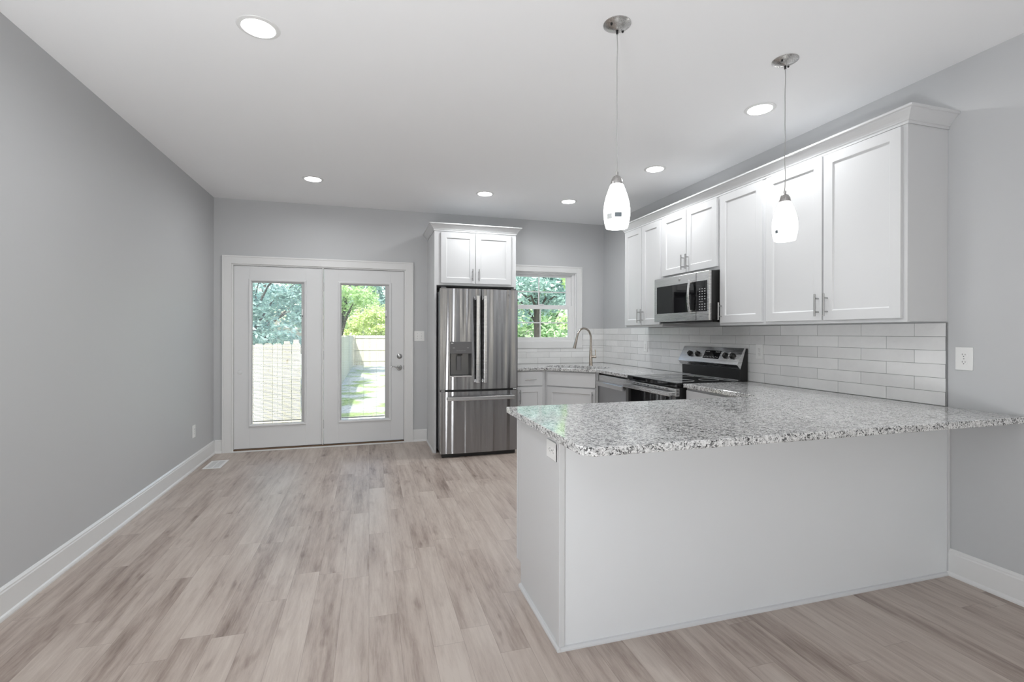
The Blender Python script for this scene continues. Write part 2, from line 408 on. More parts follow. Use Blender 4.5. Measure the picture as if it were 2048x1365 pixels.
def patio_door(idx, x0, x1, lx0, lx1, gx0, gx1, label, active):
    """x0..x1 slab, lx lite frame, gx glass; front surface at YB+.002"""
    t = thing('door_%d' % idx, label, 'door', (x0, YB+.012, .03), kind='structure')
    w = x1-x0; Hh = DZ-.014-.03-.003; z0, z1 = .262-.03, 1.885-.03; g0, g1 = .292-.03, 1.843-.03
    a, c, ga, gc = lx0-x0, lx1-x0, gx0-x0, gx1-x0; T = .044
    b = MB(); b.box(0, a+.01, 0, T, 0, Hh); b.box(c-.01, w, 0, T, 0, Hh); b.box(a+.01, c-.01, 0, T, 0, z0+.01); b.box(a+.01, c-.01, 0, T, z1-.01, Hh)
    b.build('door_slab', M['door'], t, bevel=.0015)
    f = MB()  # raised mitred frame around the lite
    def ring(ins, y): return [(a+ins, y, z0+ins), (c-ins, y, z0+ins), (c-ins, y, z1-ins), (a+ins, y, z1-ins)]
    prof = [(0, -.001), (.002, -.010), (.010, -.013), (.020, -.011), (.027, -.004), (.029, .014)]
    vs = [];
    for ins, y in prof: vs += ring(ins, y)
    fs = [(i*4+k, i*4+(k+1) % 4, (i+1)*4+(k+1) % 4, (i+1)*4+k) for i in range(len(prof)-1) for k in range(4)]
    f.add(vs, fs); f.build('lite_frame', M['door'], t)
    # blind surround (top rail and operator track) behind the frame, at the glass
    tr = MB(); tr.box(a+.028, c-.028, .012, .030, g1, z1-.026); tr.box(gc, c-.028, .012, .030, z0+.03, g1); tr.box(a+.028, ga, .012, .030, z0+.03, g1); tr.box(ga, gc, .012, .030, z0+.03, g0)
    tr.build('blind_track', M['greytrack'], t)
    sl = MB(); sl.box(gc+.006, gc+.018, .002, .012, 1.13+.33, 1.13+.40); sl.build('blind_slider', M['vinyl'], t, bevel=.001)
    kn = MB(); kn.box(gc+.006, gc+.016, .000, .012, 1.13+.315, 1.13+.328); kn.build('slider_knob', M['greyplastic'], t)
    g = MB(); g.box(ga, gc, .0145, .0165, g0, g1); g.build('glass_pane', M['glass'], t)
    g = MB(); g.box(ga, gc, .0335, .0355, g0, g1); g.build('glass_pane', M['glass'], t)
    # slats (horizontal mini blind between the panes)
    s = MB(); z = g0+.04; k = 0; tilt = math.radians(-6 if active else 17)
    while z < g1-.01:
        dy, dz = .0055*math.cos(tilt), .0055*math.sin(tilt); yc = .025
        s.add([(ga+.003, yc-dy, z-dz), (gc-.003, yc-dy, z-dz), (gc-.003, yc, z+.0006), (ga+.003, yc, z+.0006), (gc-.003, yc+dy, z+dz), (ga+.003, yc+dy, z+dz)],
              [(0, 1, 2, 3), (3, 2, 4, 5)])
        z += .0125; k += 1
    s.build('blind_slats', M['blind'], t)
    r = MB(); r.box(ga+.003, gc-.003, .020, .030, g0+.018, g0+.030); r.build('blind_bottom_rail', M['greytrack'], t)
    cbm = MB()
    for u in (.17, .5, .80): cbm.box(ga+(gc-ga)*u-.0012, ga+(gc-ga)*u+.0012, .0185, .0195, g0+.02, g1)
    cbm.build('blind_cord', M['blind'], t)
    return t
M['greytrack'] = paint('blind_track_grey', (.52, .52, .52), .5, 0)
M['blind'] = paint('blind_slat_white', (.85, .87, .88), .5, 0)
d1 = patio_door(1, -1.407, -.515, -1.263, -.677, -1.229, -.733, 'left white patio door panel with tall glass and lowered blind', False)
pl = MB(); pl.lathe([(.0, -.004), (.022, -.004), (.026, -.002), (.027, 0)], (-1.350+1.407, 0, .865-.03), 24, 'y'); pl.build('hole_plug', M['door'], d1, smooth=True)
d2 = patio_door(2, -.494, .393, -.345, .249, -.307, .177, 'right white patio door panel with lever handle and deadbolt', True)
for zz in (.258, 1.04, 1.815):
    hb = MB(); hb.cyl((-.008, -.008, zz-.03-.05), (-.008, -.008, zz-.03+.05), .0065, 10); hb.box(-.012, .0, -.003, 0, zz-.08, zz+.02); hb.build('hinge', M['handle'], d2, smooth=True)
gap = MB(); gap.box(.887, .8915, .004, .04, 0, 1.99); gap.box(0, .887, .004, .04, 1.994, 1.999); gap.build('weatherstrip', M['black'], d2)
db = MB(); db.lathe([(0, -.020), (.010, -.020), (.012, -.018), (.022, -.014), (.029, -.008), (.031, 0)], (.836, 0, .988), 28, 'y')
db = db.build('deadbolt', M['handle'], d2, smooth=True)
tk = MB(); tk.box(.832, .840, -.032, -.019, .976, 1.0); tk.build('thumb_turn', M['handle'], db, bevel=.002)
lv = MB(); lv.lathe([(0, -.022), (.012, -.022), (.016, -.012), (.028, -.010), (.032, -.006), (.033, 0)], (.836, 0, .853), 28, 'y')
lv.tube([(.836, -.02, .853), (.836, -.045, .853), (.825, -.055, .853), (.79, -.057, .862), (.76, -.056, .868), (.735, -.053, .864)], [.009, .009, .009, .008, .007, .006], 12)
lv.build('lever_handle', M['handle'], d2, smooth=True)
lt = MB(); lt.box(.884, .8935, -.004, .02, .83, .88); lt.build('latch', M['black'], d2)

# ------------------------------------------------------------------ kitchen window
def kitchen_window():
    t = thing('window_1', 'double-hung kitchen window with white muntins over the sink counter', 'window', (WX0, YB, WZ0), kind='structure')
    w = WX1-WX0; h = WZ1-WZ0
    b = MB()   # frame / jamb extension
    b.box(0, .012, 0, .13, 0, h); b.box(w-.012, w, 0, .13, 0, h); b.box(.012, w-.012, 0, .13, h-.012, h); b.box(.012, w-.012, 0, .13, 0, .012)
    b.box(.012, .045, .03, .12, .012, h-.012); b.box(w-.045, w-.012, .03, .12, .012, h-.012); b.box(.045, w-.045, .03, .12, h-.03, h-.012); b.box(.045, w-.045, .03, .12, .012, .03)
    b.build('window_frame', M['vinyl'], t, bevel=.0015)
    jt = MB(); jt.box(w-.020, w-.013, .026, .0298, .03, h-.03); jt.box(w-.034, w-.029, .027, .0298, .03, h-.03); jt.build('jamb_track', M['trim'], t)
    def sash(name, yc, xa, xb, za, zb, st, rb, rt, mx, mz):
        s = MB(); T = .016
        s.box(xa, xa+st, yc-T, yc+T, za, zb); s.box(xb-st, xb, yc-T, yc+T, za, zb)
        s.box(xa+st, xb-st, yc-T, yc+T, za, za+rb); s.box(xa+st, xb-st, yc-T, yc+T, zb-rt, zb)
        o = s.build(name, M['vinyl'], t, bevel=.002)
        g = MB(); g.box(xa+st, xb-st, yc-.003, yc+.003, za+rb, zb-rt); g.build('glass_pane', M['glass'], o)
        m = MB(); m.box(mx-.008, mx+.008, yc-.009, yc-.0035, za+rb, zb-rt)
        m.box(xa+st, mx-.0082, yc-.009, yc-.0035, mz-.007, mz+.007); m.box(mx+.0082, xb-st, yc-.009, yc-.0035, mz-.007, mz+.007)
        m.build('muntin', M['vinyl'], o)
    # world x of glass right edge 2.489 (upper) ; 2.506 (lower), muntin 2.112
    sash('upper_sash', .085, .045, w-.045, 1.632-WZ0, h-.03, .067, .030, .028, 2.112-WX0, 1.831-WZ0)
    sash('lower_sash', .048, .045, w-.045, .030, 1.655-WZ0, .050, .032, .050, 2.120-WX0, 1.429-WZ0)
    lk = MB(); lk.box(w/2-.03, w/2+.03, .018, .034, 1.657-WZ0, 1.668-WZ0); lk.build('sash_lock', M['vinyl'], t, bevel=.003)
kitchen_window()
for i, xa in enumerate(REAR_WINDOWS):  # unseen frames, placed and proportioned for light and steel reflections
    t = thing('window_%d' % (i+2), 'unseen white-framed window added behind the viewer for light', 'window', (xa, YF-.14, .15), kind='structure')
    b = MB(); b.box(0, .03, 0, .12, 0, 2.2); b.box(.37, .40, 0, .12, 0, 2.2); b.box(.03, .37, 0, .12, 0, .03); b.box(.03, .37, 0, .12, 2.17, 2.2)
    b.build('window_frame', M['vinyl'], t)

# ------------------------------------------------------------------ tiles
def tiles(name, label, to_world, u0, u1, rows, joint, holes, loc):
    """rows bottom-up; to_world(u,d,z) d = distance from wall"""
    root = thing(name, label, 'backsplash', (0, 0, 0))
    gr = MB(); ti = MB(); TH = (1.357-ZC-.001)/6
    def bx(mb, ua, ub, za, zb, d0, d1):
        p = [to_world(u, d, z) for u in (ua, ub) for d in (d0, d1) for z in (za, zb)]
        xs, ys, zs = zip(*p); mb.box(min(xs), max(xs), min(ys), max(ys), min(zs), max(zs))
    def segs(za, zb):
        out = [(u0, u1)]
        for (a, c, e, f) in holes:
            if zb > e+.001 and za < f-.001:
                n = []
                for (p, q) in out:
                    if a > p: n.append((p, min(q, a)))
                    if c < q: n.append((max(p, c), q))
                out = n
        return out
    cuts = sorted(set([ZC+.001, 1.357]+[h[2] for h in holes if ZC < h[2] < 1.357]))
    for a, b2 in zip(cuts[:-1], cuts[1:]):
        for p, q in segs(a, b2): bx(gr, p, q, a, b2, .0005, .0055)
    for r in range(6):
        z0 = ZC+.001+r*TH; z1 = z0+TH
        parts = [(z0, z1)]
        for c in cuts[1:-1]:
            if z0+.008 < c < z1-.008: parts = [(z0, c), (c, z1)]
        k0 = joint+(.157 if (5-r) % 2 else 0)
        for (za, zb) in parts:
            for (p, q) in segs(za+.004, zb-.004):
                k = math.floor((p-k0)/.314)
                while k0+k*.314 < q:
                    a, c = max(p, k0+k*.314), min(q, k0+(k+1)*.314)
                    if c-a > .01: bx(ti, a+.0011, c-.0011, za+.0011, zb-.0011, .0055, .0085)
                    k += 1
    gr.build('grout', M['grout'], root)
    ti.build('tiles', M['tile'], root, bevel=.0009)
    return root
rt = tiles('tile_backsplash', 'glossy white subway tile backsplash on the right wall below the wall cabinets', lambda u, d, z: (XR-d, u, z), 1.856, YB-.0095, 6, 2.015, [], None)
e = MB(); e.box(XR-.010, XR, 1.851, 1.8555, ZC+.001, 1.357); e.build('edge_trim', M['handle'], rt)
tiles('tile_backsplash', 'glossy white subway tile backsplash on the far wall under the kitchen window', lambda u, d, z: (u, YB-d, z), 1.586, XR-.001, 6, 1.60,
      [(WX0-.079, WX1+.079, WZ0-.079, 2.0)], None)

# ------------------------------------------------------------------ handles & cabinets
def bar_handle(parent, x, z0, z1, yface, horizontal=False):
    """bar pull; vertical at x from z0..z1, or horizontal x from z0..z1 at height x"""
    b = MB(); r = .0055; so = .032
    if not horizontal:
        b.cyl((x, yface-so, z0), (x, yface-so, z1), r, 12); L = z1-z0
        for z in (z0+L*.2, z1-L*.2): b.cyl((x, yface, z), (x, yface-so, z), .0045, 10)
    else:
        b.cyl((z0, yface-so, x), (z1, yface-so, x), r, 12); L = z1-z0
        for u in (z0+L*.2, z1-L*.2): b.cyl((u, yface, x), (u, yface-so, x), .0045, 10)
    return b.build('handle', M['handle'], parent, smooth=True)
def door_part(parent, x0, x1, z0, z1, handle=None, hz=None, name='door', flat=False, t=.02, rail=.058):
    b = MB()
    if flat: b.box(x0, x1, -t, 0, z0, z1)
    else: b.shaker(x0, x1, z0, z1, 0, t, rail)
    o = b.build(name, M['cab'], parent, bevel=.0012)
    if handle is not None:
        if isinstance(handle, tuple): bar_handle(o, handle[0], handle[1], handle[2], -t, True)
        else: bar_handle(o, handle, hz[0], hz[1], -t)
    return o
XU = 2.705
def upper(name, label, ya, yb, z0, z1, doors, group='white shaker wall cabinets on the right wall'):
    """ya > yb world y; doors list of (world y left, world y right, z0,z1, handle world y, hz0,hz1)"""
    t = thing(name, label, 'cabinet', (XU, ya, z0), R90, group)
    b = MB(); b.box(.0005, ya-yb-.0005, 0, XR-.001-XU if name else 0, .004, z1-z0)
    b.box(.0005, ya-yb-.0005, 0, .019, 0, .004)   # face frame drops slightly below
    b.build('cabinet_box', M['cab'], t, bevel=.0008)
    for (p, q, a, c, hy, h0, h1) in doors:
        door_part(t, ya-p, ya-q, a-z0, c-z0, ya-hy, (h0-z0, h1-z0))
    return t
upper('wall_cabinet', 'tall white two-door wall cabinet left of the microwave, nearest the corner', 4.785, 4.066, 1.360, 2.412,
      [(4.752, 4.418, 1.380, 2.392, 4.448, 1.404, 1.542), (4.408, 4.086, 1.380, 2.392, 4.382, 1.404, 1.542)])
upper('wall_cabinet', 'short white two-door wall cabinet directly above the microwave', 4.065, 3.271, 1.812, 2.412,
      [(4.044, 3.684, 1.838, 2.392, 3.712, 1.862, 1.994), (3.676, 3.290, 1.838, 2.392, 3.650, 1.862, 1.994)])
upper('wall_cabinet', 'single-door white wall cabinet between microwave and the widest cabinet', 3.270, 2.801, 1.360, 2.412,
      [(3.250, 2.818, 1.380, 2.392, 3.228, 1.404, 1.542)])
upper('wall_cabinet', 'widest two-door white wall cabinet at the right end of the row', 2.800, 1.853, 1.360, 2.412,
      [(2.780, 2.340, 1.380, 2.392, 2.362, 1.404, 1.542), (2.328, 1.876, 1.380, 2.392, 2.300, 1.404, 1.542)])

def crown(name, label, loc, rot, w, depth, z, group=None):
    t = thing(name, label, 'crown moulding', (loc[0], loc[1], z), rot, group)
    prof = [(.001, -.012), (.006, -.012), (.006, .001), (.011, .004), (.013, .010), (.020, .020), (.034, .036), (.044, .046), (.046, .052), (.053, .053), (.056, .056), (.056, .066), (.001, .066)]
    vs = []; n = len(prof)
    for (o, h) in prof: vs += [(-o, depth, h), (-o, -o, h), (w+o, -o, h), (w+o, depth, h)]
    fs = []
    for i in range(n):
        j = (i+1) % n
        for k in range(3): fs.append((i*4+k, i*4+k+1, j*4+k+1, j*4+k))
    fs.append(tuple(i*4 for i in range(n))); fs.append(tuple(i*4+3 for i in range(n-1, -1, -1)))
    b = MB(); b.add(vs, fs); b.box(0, w, 0, depth, .0005, .005); b.build('moulding', M['cab'], t)
    return t
crown('crown_moulding', 'long white crown moulding running along the top of the right wall cabinets', (XU-.0005, 4.7855, 0), R90, 2.933, XR-.001-XU, 2.4125)

# refrigerator surround
FY = 5.235
fs_ = thing('refrigerator_cabinet', 'white cabinet surround boxed around the refrigerator with two doors above', 'cabinet', (.668, FY, 0))
b = MB(); b.box(0, .024, 0, YB-FY-.001, 0, 2.408); b.box(.892, .915, 0, YB-FY-.001, 0, 2.408); b.build('side_panel', M['cab'], fs_, bevel=.001)
b = MB(); b.box(.0245, .8915, .0, YB-FY-.002, 1.812, 2.408); b.build('cabinet_box', M['cab'], fs_, bevel=.001)
b = MB(); b.box(.0, .060, -.0015, -.0002, 1.812, 2.408); b.build('face_frame', M['cab'], fs_); b = MB(); b.box(.862, .915, -.0015, -.0002, 1.812, 2.408); b.build('face_frame', M['cab'], fs_)
door_part(fs_, .070, .444, 1.836, 2.382, .412, (1.862, 1.992)); door_part(fs_, .450, .856, 1.836, 2.382, .482, (1.862, 1.992))
b = MB(); b.prism([(0, 0), (-.012, 0), (-.012, .01), (-.008, .018), (0, .02)], .01, YB-FY-.03, 'y'); b.build('shoe_moulding', M['cab'], fs_)
crown('crown_moulding', 'short white crown moulding on top of the refrigerator cabinet', (.6675, FY-.002, 0), 0, .916, YB-FY+.001, 2.4085)

# ------------------------------------------------------------------ refrigerator
def fridge():
    x0, x1 = .700, 1.530; yf = 4.985; w = x1-x0
    t = thing('refrigerator', 'stainless steel french-door refrigerator with ice and water dispenser', 'refrigerator', (x0, yf, 0))
    b = MB(); b.box(.008, w-.008, .075, .80, .04, 1.735); b.build('cabinet_body', M['fridgeside'], t, bevel=.004)
    def curved(xa, xb, za, zb, hole=None, name='door'):
        m = MB(); n = 26; th = .066
        def yy(x): u = (x/w-.5)*2; return -.016*(1-u*u)+.004
        xs = [xa+(xb-xa)*i/n for i in range(n+1)]
        if hole: xs = sorted(set([x for x in xs if min(abs(x-hole[0]), abs(x-hole[1])) > .006]+[hole[0], hole[1]]))
        zs = [za, zb] if not hole else [za, hole[2], hole[3], zb]
        vs = []; fs = []
        for z in zs:
            for x in xs: vs.append((x, yy(x), z))
        for z in zs:
            for x in xs: vs.append((x, th, z))
        nx = len(xs); nz = len(zs); off = nx*nz
        for j in range(nz-1):
            for i in range(nx-1):
                if hole and j == 1 and xs[i] >= hole[0]-1e-6 and xs[i+1] <= hole[1]+1e-6: continue
                fs.append((j*nx+i, j*nx+i+1, (j+1)*nx+i+1, (j+1)*nx+i)); 
        for j in range(nz-1):
            for i in (0, nx-1): fs.append((j*nx+i, (j+1)*nx+i, off+(j+1)*nx+i, off+j*nx+i))
            for i in range(nx-1): fs.append((off+j*nx+i, off+j*nx+i+1, off+(j+1)*nx+i+1, off+(j+1)*nx+i))
        for j in (0, nz-1):
            for i in range(nx-1): fs.append((j*nx+i, j*nx+i+1, off+j*nx+i+1, off+j*nx+i))
        m.add(vs, fs)
        return m.build(name, M['steel'], t, smooth=True), yy
    xm = 1.127-x0; g = .004
    hole = (.797-x0, 1.024-x0, .838, 1.204)
    dl, yy = curved(0, xm-g, .707, 1.757, hole); dr, _ = curved(xm+g, w, .707, 1.757); fz, _ = curved(0, w, .045, .685, name='freezer_drawer')
    # gaskets / dark gaps
    b = MB(); b.box(.006, w-.006, .018, .0745, .686, .706); b.box(xm-g+.0004, xm+g-.0004, .02, .0745, .71, 1.752); b.build('gasket', M['black'], t)
    b = MB(); b.box(.02, w-.02, .03, .0745, .004, .044); b.build('toe_grille', M['black'], t)
    for xx in (.012, w-.062):
        b = MB(); b.box(xx, xx+.05, .022, .06, 1.7575, 1.772); b.build('hinge_cover', M['greyplastic'], t, bevel=.003)
    for xx in (.01, w-.05):
        b = MB(); b.box(xx, xx+.04, .006, .0175, .690, .702); b.build('hinge', M['steel_h'], t, bevel=.002)
    # dispenser
    d = MB(); h0, h1, z0, z1 = hole; yo = -.013; D = .060
    d.box(h0, h1, yo, .03, 1.081, z1); d = d.build('dispenser_panel', M['greyplastic'], dl, bevel=.002)
    cv = MB(); cv.add([(h0, yo+.003, z0), (h1, yo+.003, z0), (h1, yo+.003, 1.081), (h0, yo+.003, 1.081), (h0+.02, D, z0+.02), (h1-.02, D, z0+.02), (h1-.02, D, 1.081), (h0+.02, D, 1.081)],
                      [(0, 1, 5, 4), (1, 2, 6, 5), (3, 0, 4, 7), (4, 5, 6, 7), (2, 3, 7, 6)]); cv.build('dispenser_cavity', M['cavity'], dl)
    pd = MB(); pd.box(.078+h0, .125+h0, .030, .040, .905, 1.055); pd.build('dispenser_paddle', M['greyplastic'], dl, bevel=.004)
    nz = MB(); nz.box(.085+h0, .135+h0, .02, .045, 1.060, 1.080); nz.build('nozzle', M['black'], dl)
    lp = MB(); lp.box(h0, h1, yo-.006, .02, z0, z0+.014); lp.build('drip_ledge', M['steel_h'], dl, bevel=.002)
    tx = MB()
    tx.box(h0+.012, h0+.034, yo-.0008, yo, z1-.020, z1-.010); tx.box(h0+.03, h0+.05, yo-.0006, yo, z1-.064, z1-.061); tx.box(h1-.05, h1-.03, yo-.0006, yo, z1-.064, z1-.061)
    for q in range(5): tx.box(h0+.07+.02*q, h0+.08+.02*q, yo-.0006, yo, z1-.095, z1-.093)
    tx.build('display_print', M['text'], d)
    # handles
    for (xc, par) in ((1.083-x0, dl), (1.162-x0-.001, dr)):
        m = MB(); so = -.062
        zz = [.770, .785, .80, 1.0, 1.2, 1.45, 1.65, 1.672, 1.688]
        m.box(xc-.017, xc+.017, so, so+.016, .775, 1.685)
        m.box(xc-.014, xc+.014, so+.016, yy(xc)+.001, .778, .812); m.box(xc-.014, xc+.014, so+.016, yy(xc)+.001, 1.648, 1.682)
        m.build('door_handle', M['steel_h'], par, bevel=.004)
    m = MB(); n = 14; vs = []; fs = []; ha, hb = .065, w-.052
    for i in range(n+1):
        x = ha+(hb-ha)*i/n; u = (2*i/n-1); y = -.066-.010*(1-u*u)
        vs += [(x, y, .600), (x, y, .638), (x, y+.014, .638), (x, y+.014, .600)]
    for i in range(n):
        for k in range(4): fs.append((i*4+k, i*4+(k+1) % 4, i*4+4+(k+1) % 4, i*4+4+k))
    fs += [(0, 1, 2, 3), (n*4+3, n*4+2, n*4+1, n*4)]
    m.add(vs, fs); m.box(ha, ha+.03, -.056, yy(ha)+.001, .604, .634); m.box(hb-.03, hb, -.056, yy(hb)+.001, .604, .634)
    m.build('drawer_handle', M['steel_h'], fz, bevel=.003)
    lg = MB(); lx = 1.425-x0; ly = yy(lx)
    lg.tube([(lx+.016*math.cos(a*PI/12), ly-.003, 1.693+.016*math.sin(a*PI/12)) for a in range(25)], .0016, 6, caps=False)
    lg.tube([(lx-.008, ly-.003, 1.690), (lx-.003, ly-.003, 1.698), (lx+.000, ly-.003, 1.688), (lx+.004, ly-.003, 1.699), (lx+.008, ly-.003, 1.691)], .0012, 6)
    lg.build('badge', M['nickel'], dr)
M['fridgeside'] = paint('refrigerator_side_grey', (.17, .17, .175), .4, 0, Metallic=.4)
M['cavity'] = paint('dispenser_cavity_dark', (.16, .16, .16), .3, 0, Metallic=.6)
fridge()

# ------------------------------------------------------------------ base cabinets
t = thing('base_cabinet', 'narrow white base cabinet with one drawer and door beside the refrigerator', 'cabinet', (1.586, 5.235, 0), 0)
w = 1.935-1.586
b = MB(); b.box(.0, w, 0, .630, .105, .869); b.box(.0, w, .07, .60, 0, .105); b.build('cabinet_box', M['cab'], t, bevel=.001)
door_part(t, .012, w-.035, .700, .856, ((w-.02)/2-.06+.0, 0, 0) if False else None, name='drawer', flat=True)
o = t.children[-1]; bar_handle(o, .772, .092, .228, -.02, True)
door_part(t, .012, w-.035, .125, .684, .040, (.50, .655))
# diagonal corner sink cabinet
L = math.hypot(.455, .455)
t = thing('sink_cabinet', 'white diagonal corner base cabinet with wide false front and door under the sink', 'cabinet', (1.936, 5.235, 0), -PI/4)
b = MB()
# polygon in local coords : front along x, back to the corner
def loc45(wx, wy):
    dx, dy = wx-1.936, wy-5.235; c = math.cos(PI/4); return (dx*c-dy*c, dx*c+dy*c)
poly = [loc45(*p) for p in ((1.937, 5.235), (2.391, 4.781), (2.99, 4.781), (2.99, 5.86), (1.937, 5.86))]
b.prism(poly, .105, .690, 'z')
poly2 = [loc45(*p) for p in ((1.99, 5.29), (2.44, 4.84), (2.98, 4.84), (2.98, 5.85), (1.99, 5.85))]
b.prism(poly2, 0, .105, 'z'); 
b.box(0.001, L-.002, .001, .02, .6895, .869)
b.build('cabinet_box', M['cab'], t, bevel=.001)
door_part(t, .035, L-.035, .700, .856, name='false_front', flat=True)
door_part(t, .035, L-.035, .125, .684, L-.062, (.50, .655))
# dishwasher
t = thing('dishwasher', 'stainless steel dishwasher with bar handle between sink cabinet and range', 'dishwasher', (2.375, 4.778, 0), R90)
w = .606
b = MB(); b.box(.004, w-.004, .03, .60, .01, .862); b.build('tub', M['black'], t)
b = MB(); b.box(.006, w-.006, .04, .05, .01, .10); b.build('toe_panel', M['black'], t)
d = MB(); d.box(.003, w-.003, .0, .029, .105, .765); dd = d.build('door', M['steel_dark'], t, bevel=.003)
d = MB(); d.box(.003, w-.003, .0, .029, .769, .850); d.build('control_panel', M['steel_h'], t, bevel=.003)
d = MB(); d.prism([(-.038, .775), (-.030, .735), (-.022, .735), (-.020, .775), (0, .775), (0, .781), (-.036, .781)], .02, w-.02, 'x'); d.build('door_handle', M['steel_h'], dd, bevel=.002)
# small filler between dishwasher and range is hidden behind the range; cabinet right of the range
t = thing('base_cabinet', 'white base cabinet partly hidden between the range and the peninsula', 'cabinet', (2.39, 3.262, 0), R90)
w = 3.262-2.462
b = MB(); b.box(.0, w, 0, .606, .105, .869); b.box(0, w, .07, .60, 0, .105); b.build('cabinet_box', M['cab'], t, bevel=.001)
door_part(t, .02, .44, .700, .852, name='drawer', flat=True); bar_handle(t.children[-1], .772, .16, .30, -.02, True)
door_part(t, .02, .44, .125, .684, .40, (.50, .655))
t = thing('filler_panel', 'white filler strip between dishwasher and range', 'panel', (2.39, 4.17, 0), R90)
b = MB(); b.box(.0, .113, 0, .606, .0, .869); b.build('panel', M['cab'], t)

# peninsula
PX, PY, PE = .748, 1.845, 2.440
t = thing('peninsula_cabinet', 'white panelled peninsula base standing under the granite breakfast bar', 'cabinet', (PX, PY, 0))
w = XR-.001-PX; dp = PE-PY
b = MB(); b.box(.02, w, .006, dp-.02, .115, .869); b.box(.02, w, .006, dp-.09, 0, .115); b.build('cabinet_box', M['cab'], t)
b = MB(); b.box(0.0, w, 0, .006, 0, .869); b.build('front_panel', M['pen'], t)
b = MB(); b.box(0, .0195, .0065, dp-.065, 0, .869); b.box(0, .0195, dp-.065, dp, .115, .869); b.box(-.003, 0, dp-.018, dp, .115, .869); b.build('side_panel', M['cab'], t, bevel=.0015)
b = MB(); b.prism([(-.006, -.006), (.020, -.006), (.020, -.0002), (-.0002, -.0002), (-.0002, .03), (-.006, .03)], .015, .869, 'z'); b.build('corner_trim', M['cab'], t, bevel=.0015)
b = MB(); b.box(w-.014, w, -.008, -.0002, 0.015, .869); b.build('corner_trim', M['cab'], t, bevel=.0015)
b = MB()
q = [(0, 0), (.015, 0), (.0145, .006), (.012, .011), (.008, .0145), (0, .016)]
b.prism([(-u, v) for u, v in q], -.015, dp-.068, 'y'); b.prism([(-u, v) for u, v in q], 0, w-.015, 'x'); b.build('shoe_moulding', M['cab'], t)

# ------------------------------------------------------------------ granite
def slab(name, label, outline, hole, z0, z1, bev=.004):
    bm = bmesh.new()
    def loop(pts):
        vs = [bm.verts.new((x, y, z1)) for x, y in pts]
        return [bm.edges.new((vs[i], vs[(i+1) % len(vs)])) for i in range(len(vs))]
    es = loop(outline)+(loop(hole) if hole else [])
    bmesh.ops.triangle_fill(bm, use_beauty=True, use_dissolve=False, edges=es)
    bmesh.ops.dissolve_limit(bm, angle_limit=.01, verts=bm.verts[:], edges=bm.edges[:]) if not hole else None
    ret = bmesh.ops.extrude_face_region(bm, geom=bm.faces[:])
    for g in ret['geom']:
        if isinstance(g, bmesh.types.BMVert): g.co.z = z0
    bmesh.ops.recalc_face_normals(bm, faces=bm.faces[:])
    me = bpy.data.meshes.new(name); bm.to_mesh(me); bm.free(); me.materials.append(M['granite'])
    o = bpy.data.objects.new(name, me); COL.objects.link(o); tag(o, label, 'countertop')
    md = o.modifiers.new('bevel', 'BEVEL'); md.width = bev; md.segments = 3; md.limit_method = 'ANGLE'; md.angle_limit = math.radians(50)
    return o
def arc(cx, cy, r, a0, a1, n=8): return [(cx+r*math.cos(math.radians(a0+(a1-a0)*i/n)), cy+r*math.sin(math.radians(a0+(a1-a0)*i/n))) for i in range(n+1)]
out = [(.702, 2.492)]+arc(.702+.06, 1.518+.06, .06, 180, 270)+[(3.0022, 1.518), (2.994, 1.852), (2.994, 3.262), (2.355, 3.262), (2.355, 2.52)]+[(2.345, 2.500), (2.325, 2.492)]
slab('granite_countertop', 'large speckled grey granite breakfast bar top on the peninsula', out, None, .871, ZC)
def sink_outline(off=0.0):
    # two-lobed opening, long axis parallel to the diagonal cabinet
    cx, cy = 2.325, 5.195; ux, uy = math.cos(-PI/4), math.sin(-PI/4); vx, vy = -uy, ux
    pts = []; L1 = .375-off; D = .205-off
    n = 64
    for i in range(n):
        a = 2*PI*i/n; c, s = math.cos(a), math.sin(a)
        u = L1*math.copysign(abs(c)**.62, c); v = D*math.copysign(abs(s)**.62, s)
        dip = .045*math.exp(-((u-.02)/.035)**2)
        v -= math.copysign(dip, v) if abs(v) > .05 and v > 0 else 0
        pts.append((cx+u*ux+v*vx, cy+u*uy+v*vy))
    return pts
out2 = [(1.586, 5.864), (2.992, 5.864), (2.992, 4.060), (2.352, 4.060), (2.352, 4.765), (1.917, 5.200), (1.586, 5.200)]
slab('granite_countertop', 'speckled grey granite corner top with sink cutout below the window', out2, sink_outline(), .871, ZC, .003)
# sink bowls
t = thing('kitchen_sink', 'undermount stainless steel double sink set in the corner countertop', 'sink', (2.325, 5.195, .871))
def bowl(uc, hu, hv, depth):
    b = MB(); ux, uy = math.cos(-PI/4), math.sin(-PI/4); vx, vy = -uy, ux; n = 32; vs = []; fs = []
    prof = [(1.06, -.0005), (1.0, -.0005), (.985, -.01), (.97, -depth+.03), (.92, -depth+.008), (.80, -depth), (.12, -depth-.004)]
    for (k, z) in prof:
        for i in range(n):
            a = 2*PI*i/n; c, s = math.cos(a), math.sin(a)
            u = uc+k*hu*math.copysign(abs(c)**.6, c); v = k*hv*math.copysign(abs(s)**.6, s)
            vs.append((u*ux+v*vx, u*uy+v*vy, z))
    for j in range(len(prof)-1):
        for i in range(n): fs.append((j*n+i, j*n+(i+1) % n, (j+1)*n+(i+1) % n, (j+1)*n+i))
    fs.append(tuple((len(prof)-1)*n+i for i in range(n)))
    b.add(vs, fs); return b.build('sink_bowl', M['steel_h'], t, smooth='all')
bowl(-.178, .185, .20, .168); bowl(.20, .165, .185, .168)
